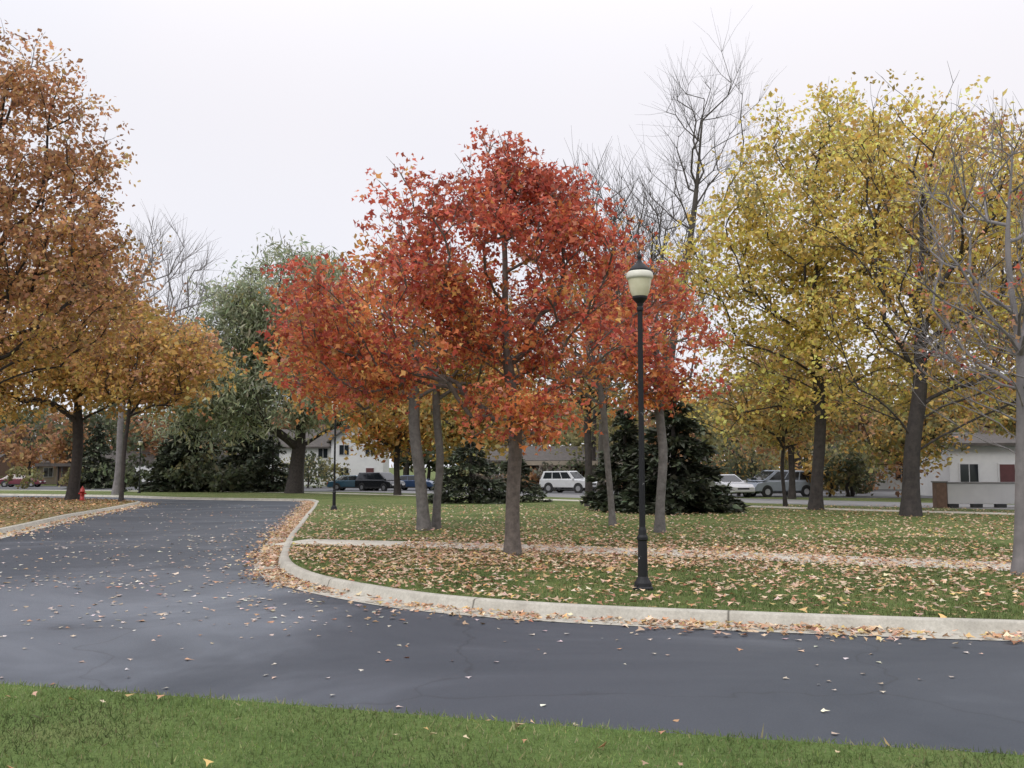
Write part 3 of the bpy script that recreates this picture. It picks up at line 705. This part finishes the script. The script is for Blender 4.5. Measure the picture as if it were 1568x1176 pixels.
# ---------------------------------------------------------------- buildings
SIDW=mat_noise('white_siding',(0.50,0.50,0.50),(0.62,0.62,0.61),.8,.7,.1)
SIDT=mat_noise('tan_siding',(0.26,0.22,0.17),(0.34,0.29,0.23),.8,.8,.1)
BRICK=mat_noise('brown_brick',(0.13,0.08,0.06),(0.22,0.14,0.10),6,.85,.2)
ROOF=mat_noise('roof_shingle',(0.05,0.045,0.04),(0.10,0.085,0.075),3,.9,.3)
DOOR=mat_noise('door_dark_red',(0.07,0.02,0.02),(0.10,0.03,0.03),3,.5,0)
FRAME=mat_noise('window_frame_white',(0.5,0.5,0.5),(0.6,0.6,0.6),3,.5,0)
WG=CG
def house(name,x,y,w,dp,h,rh,wall,rot=0,storeys=1,gable_front=False,nwin=4,door=True,over=.5,doorpos=None):
    z=float(H(y)); root=empty(name,(x,y,z)); root.rotation_euler=(0,0,rot)
    mb=MB()
    mb.box(-w/2,w/2,0,dp,-.2,h,wall)
    if gable_front:
        mb.add([(-w/2,0,h),(w/2,0,h),(0,0,h+rh),(-w/2,dp,h),(w/2,dp,h),(0,dp,h+rh)],[(0,1,2),(5,4,3)],wall)
    else:
        mb.add([(-w/2,0,h),(-w/2,dp,h),(-w/2,dp/2,h+rh),(w/2,0,h),(w/2,dp,h),(w/2,dp/2,h+rh)],[(0,2,1),(3,4,5)],wall)
    mb.obj('walls',root)
    rf=MB(); t=.18; o=over
    if gable_front:
        s=rh/(w/2)
        for sg in(-1,1):
            xe=sg*(w/2+o); ze=h-s*o
            vs=[(xe,-o,ze+.02),(0,-o,h+rh+.02),(0,dp+o,h+rh+.02),(xe,dp+o,ze+.02)]
            vs+= [(a,b,c+t) for a,b,c in vs]
            rf.add(vs,[(0,1,2,3),(7,6,5,4),(0,4,5,1),(3,2,6,7),(0,3,7,4)],ROOF)
    else:
        s=rh/(dp/2)
        for sg,yy in((-1,-o),(1,dp+o)):
            ze=h-s*o
            vs=[(-w/2-o,yy,ze+.02),(w/2+o,yy,ze+.02),(w/2+o,dp/2,h+rh+.02),(-w/2-o,dp/2,h+rh+.02)]
            vs+= [(a,b,c+t) for a,b,c in vs]
            rf.add(vs,[(0,3,2,1),(4,5,6,7),(0,1,5,4),(0,4,7,3),(1,2,6,5)],ROOF)
    rf.obj('roof',root)
    wn=MB(); dpz=nwin//2 if doorpos is None else doorpos
    for st in range(storeys):
        zz=h/storeys*st+.95
        for i in range(nwin):
            cx=-w/2+w*(i+.5)/nwin
            if door and st==0 and i==dpz:
                wn.box(cx-.55,cx+.55,-.06,.02,.02,2.15,FRAME); wn.box(cx-.45,cx+.45,-.09,.0,.02,2.06,DOOR); continue
            wn.box(cx-.62,cx+.62,-.06,.02,zz-.08,zz+1.20,FRAME)
            wn.box(cx-.54,cx-.03,-.08,.0,zz,zz+1.12,WG); wn.box(cx+.03,cx+.54,-.08,.0,zz,zz+1.12,WG)
    wn.obj('windows_and_door',root)
    ch=MB(); ch.box(w*.2,w*.2+.8,dp*.45,dp*.45+.7,h+.3*rh,h+rh+.8,BRICK); ch.obj('chimney',root)
    return root
house('white_townhouse',-25.2,118,8.5,9,4.6,2.0,SIDW,0.05,2,False,3)
house('white_townhouse',-18.0,116,6.0,10,5.3,2.2,SIDW,0.05,2,True,2)
house('low_tan_house',-52,128,18,9,2.7,1.4,SIDT,.05,1,False,5)
house('low_tan_house',-72,124,14,9,2.7,1.4,BRICK,.05,1,False,4)
house('tan_ranch_house',6,112,20,9,2.9,1.5,SIDT,-.05,1,False,5)
house('brick_ranch_house',-38,132,12,9,2.8,1.5,BRICK,0,1,False,4)
house('white_house',35,98,9,9,2.8,1.4,SIDW,-.15,1,False,3)
house('white_garage',30.0,63,4.6,7,3.3,.7,SIDW,-.1,1,False,2,doorpos=1)
house('brick_ranch_house',50,95,16,9,3,1.5,BRICK,-.2,1,False,5)
root=empty('carport',(-46.5,112,float(H(112)))); mb=MB()
mb.box(-7,7,0,5.5,2.25,2.6,ROOF)
for i in range(6):
    for yy in(.2,5.2): mb.box(-6.8+i*2.7,-6.68+i*2.7,yy,yy+.12,0,2.25,TRIM)
mb.box(-6.9,6.9,5.3,5.4,0,2.25,BRICK); mb.obj('roof_and_posts',root)
root=empty('carport',(6.5,92,float(H(92)))); mb=MB()
mb.box(-6,6,0,5.5,2.35,2.75,SIDT)
for i in range(5):
    for yy in(.2,5.2): mb.box(-5.8+i*2.85,-5.68+i*2.85,yy,yy+.12,0,2.35,TRIM)
mb.box(-5.9,5.9,5.3,5.4,0,2.35,BRICK); mb.obj('roof_and_posts',root)
root=empty('low_concrete_wall',(19.2,40.5,float(H(40.5)))); root.rotation_euler=(0,0,-.05); mb=MB()
mb.box(-1.55,2.6,0,.35,.16,.98,SIDW); mb.box(-1.6,2.65,-.04,.39,.98,1.04,STREET)
for i in range(5): mb.box(-1.5+i*.95,-1.1+i*.95,.03,.32,0,.16,TRIM)
mb.box(-2.0,-1.6,-.08,.42,0,1.02,BRICK); mb.box(-2.04,-1.56,-.12,.46,1.02,1.08,STREET); mb.obj('wall_and_pier',root,bevel=.01)
root=empty('white_sign',(-36.8,100,float(H(100)))); mb=MB()
mb.box(-1,1,0,.12,.7,2.3,FRAME); mb.box(-.95,-.83,.12,.24,0,2.2,TRIM); mb.box(.83,.95,.12,.24,0,2.2,TRIM); mb.obj('panel_and_posts',root)

# ---------------------------------------------------------------- light
w=bpy.data.worlds.new('World'); scene.world=w; w.use_nodes=True
nt=w.node_tree; N=nt.nodes; L=nt.links; bg=N['Background']
sky=N.new('ShaderNodeTexSky'); sky.sky_type='NISHITA'; sky.sun_disc=False
EL=math.radians(42); AZ=math.radians(215)
sky.sun_elevation=EL; sky.sun_rotation=AZ
tc=N.new('ShaderNodeTexCoord')
n1=N.new('ShaderNodeTexNoise'); n1.inputs['Scale'].default_value=1.1; n1.inputs['Detail'].default_value=3; L.new(tc.outputs['Generated'],n1.inputs['Vector'])
cl=ramp(nt,n1.outputs['Fac'],[(0.35,(.87,.89,.97)),(0.68,(.96,.93,.97))])
sp=N.new('ShaderNodeSeparateXYZ'); L.new(tc.outputs['Generated'],sp.inputs[0])
zr=N.new('ShaderNodeMapRange'); zr.interpolation_type='SMOOTHSTEP'
zr.inputs['From Min'].default_value=0.30; zr.inputs['From Max'].default_value=1.0; zr.inputs['To Min'].default_value=10.2; zr.inputs['To Max'].default_value=22.0
L.new(sp.outputs['Z'],zr.inputs['Value'])
sc=N.new('ShaderNodeVectorMath'); sc.operation='SCALE'; L.new(zr.outputs[0],sc.inputs['Scale']); L.new(cl,sc.inputs[0])
mx=N.new('ShaderNodeMix'); mx.data_type='RGBA'; mx.inputs[0].default_value=0.93
L.new(sky.outputs[0],mx.inputs[6]); L.new(sc.outputs[0],mx.inputs[7]); L.new(mx.outputs[2],bg.inputs['Color'])
bg.inputs['Strength'].default_value=0.1
sl=bpy.data.lights.new('sun','SUN'); sl.energy=1.0; sl.angle=math.radians(20); sl.color=(1,.96,.9)
so=bpy.data.objects.new('sun',sl); link(so)
d=Vector((math.sin(AZ)*math.cos(EL),math.cos(AZ)*math.cos(EL),math.sin(EL)))
so.rotation_euler=d.to_track_quat('Z','Y').to_euler(); so.location=(0,0,30)

cam=bpy.data.cameras.new('camera'); cam.lens=35; cam.sensor_width=36; cam.clip_end=4000; cam.clip_start=.1
co=bpy.data.objects.new('camera',cam); link(co); co.location=(0,0,1.57); co.rotation_euler=(math.radians(90+4.76),0,0)
scene.camera=co
scene.view_settings.view_transform='Standard'; scene.view_settings.look='None'; scene.view_settings.exposure=0
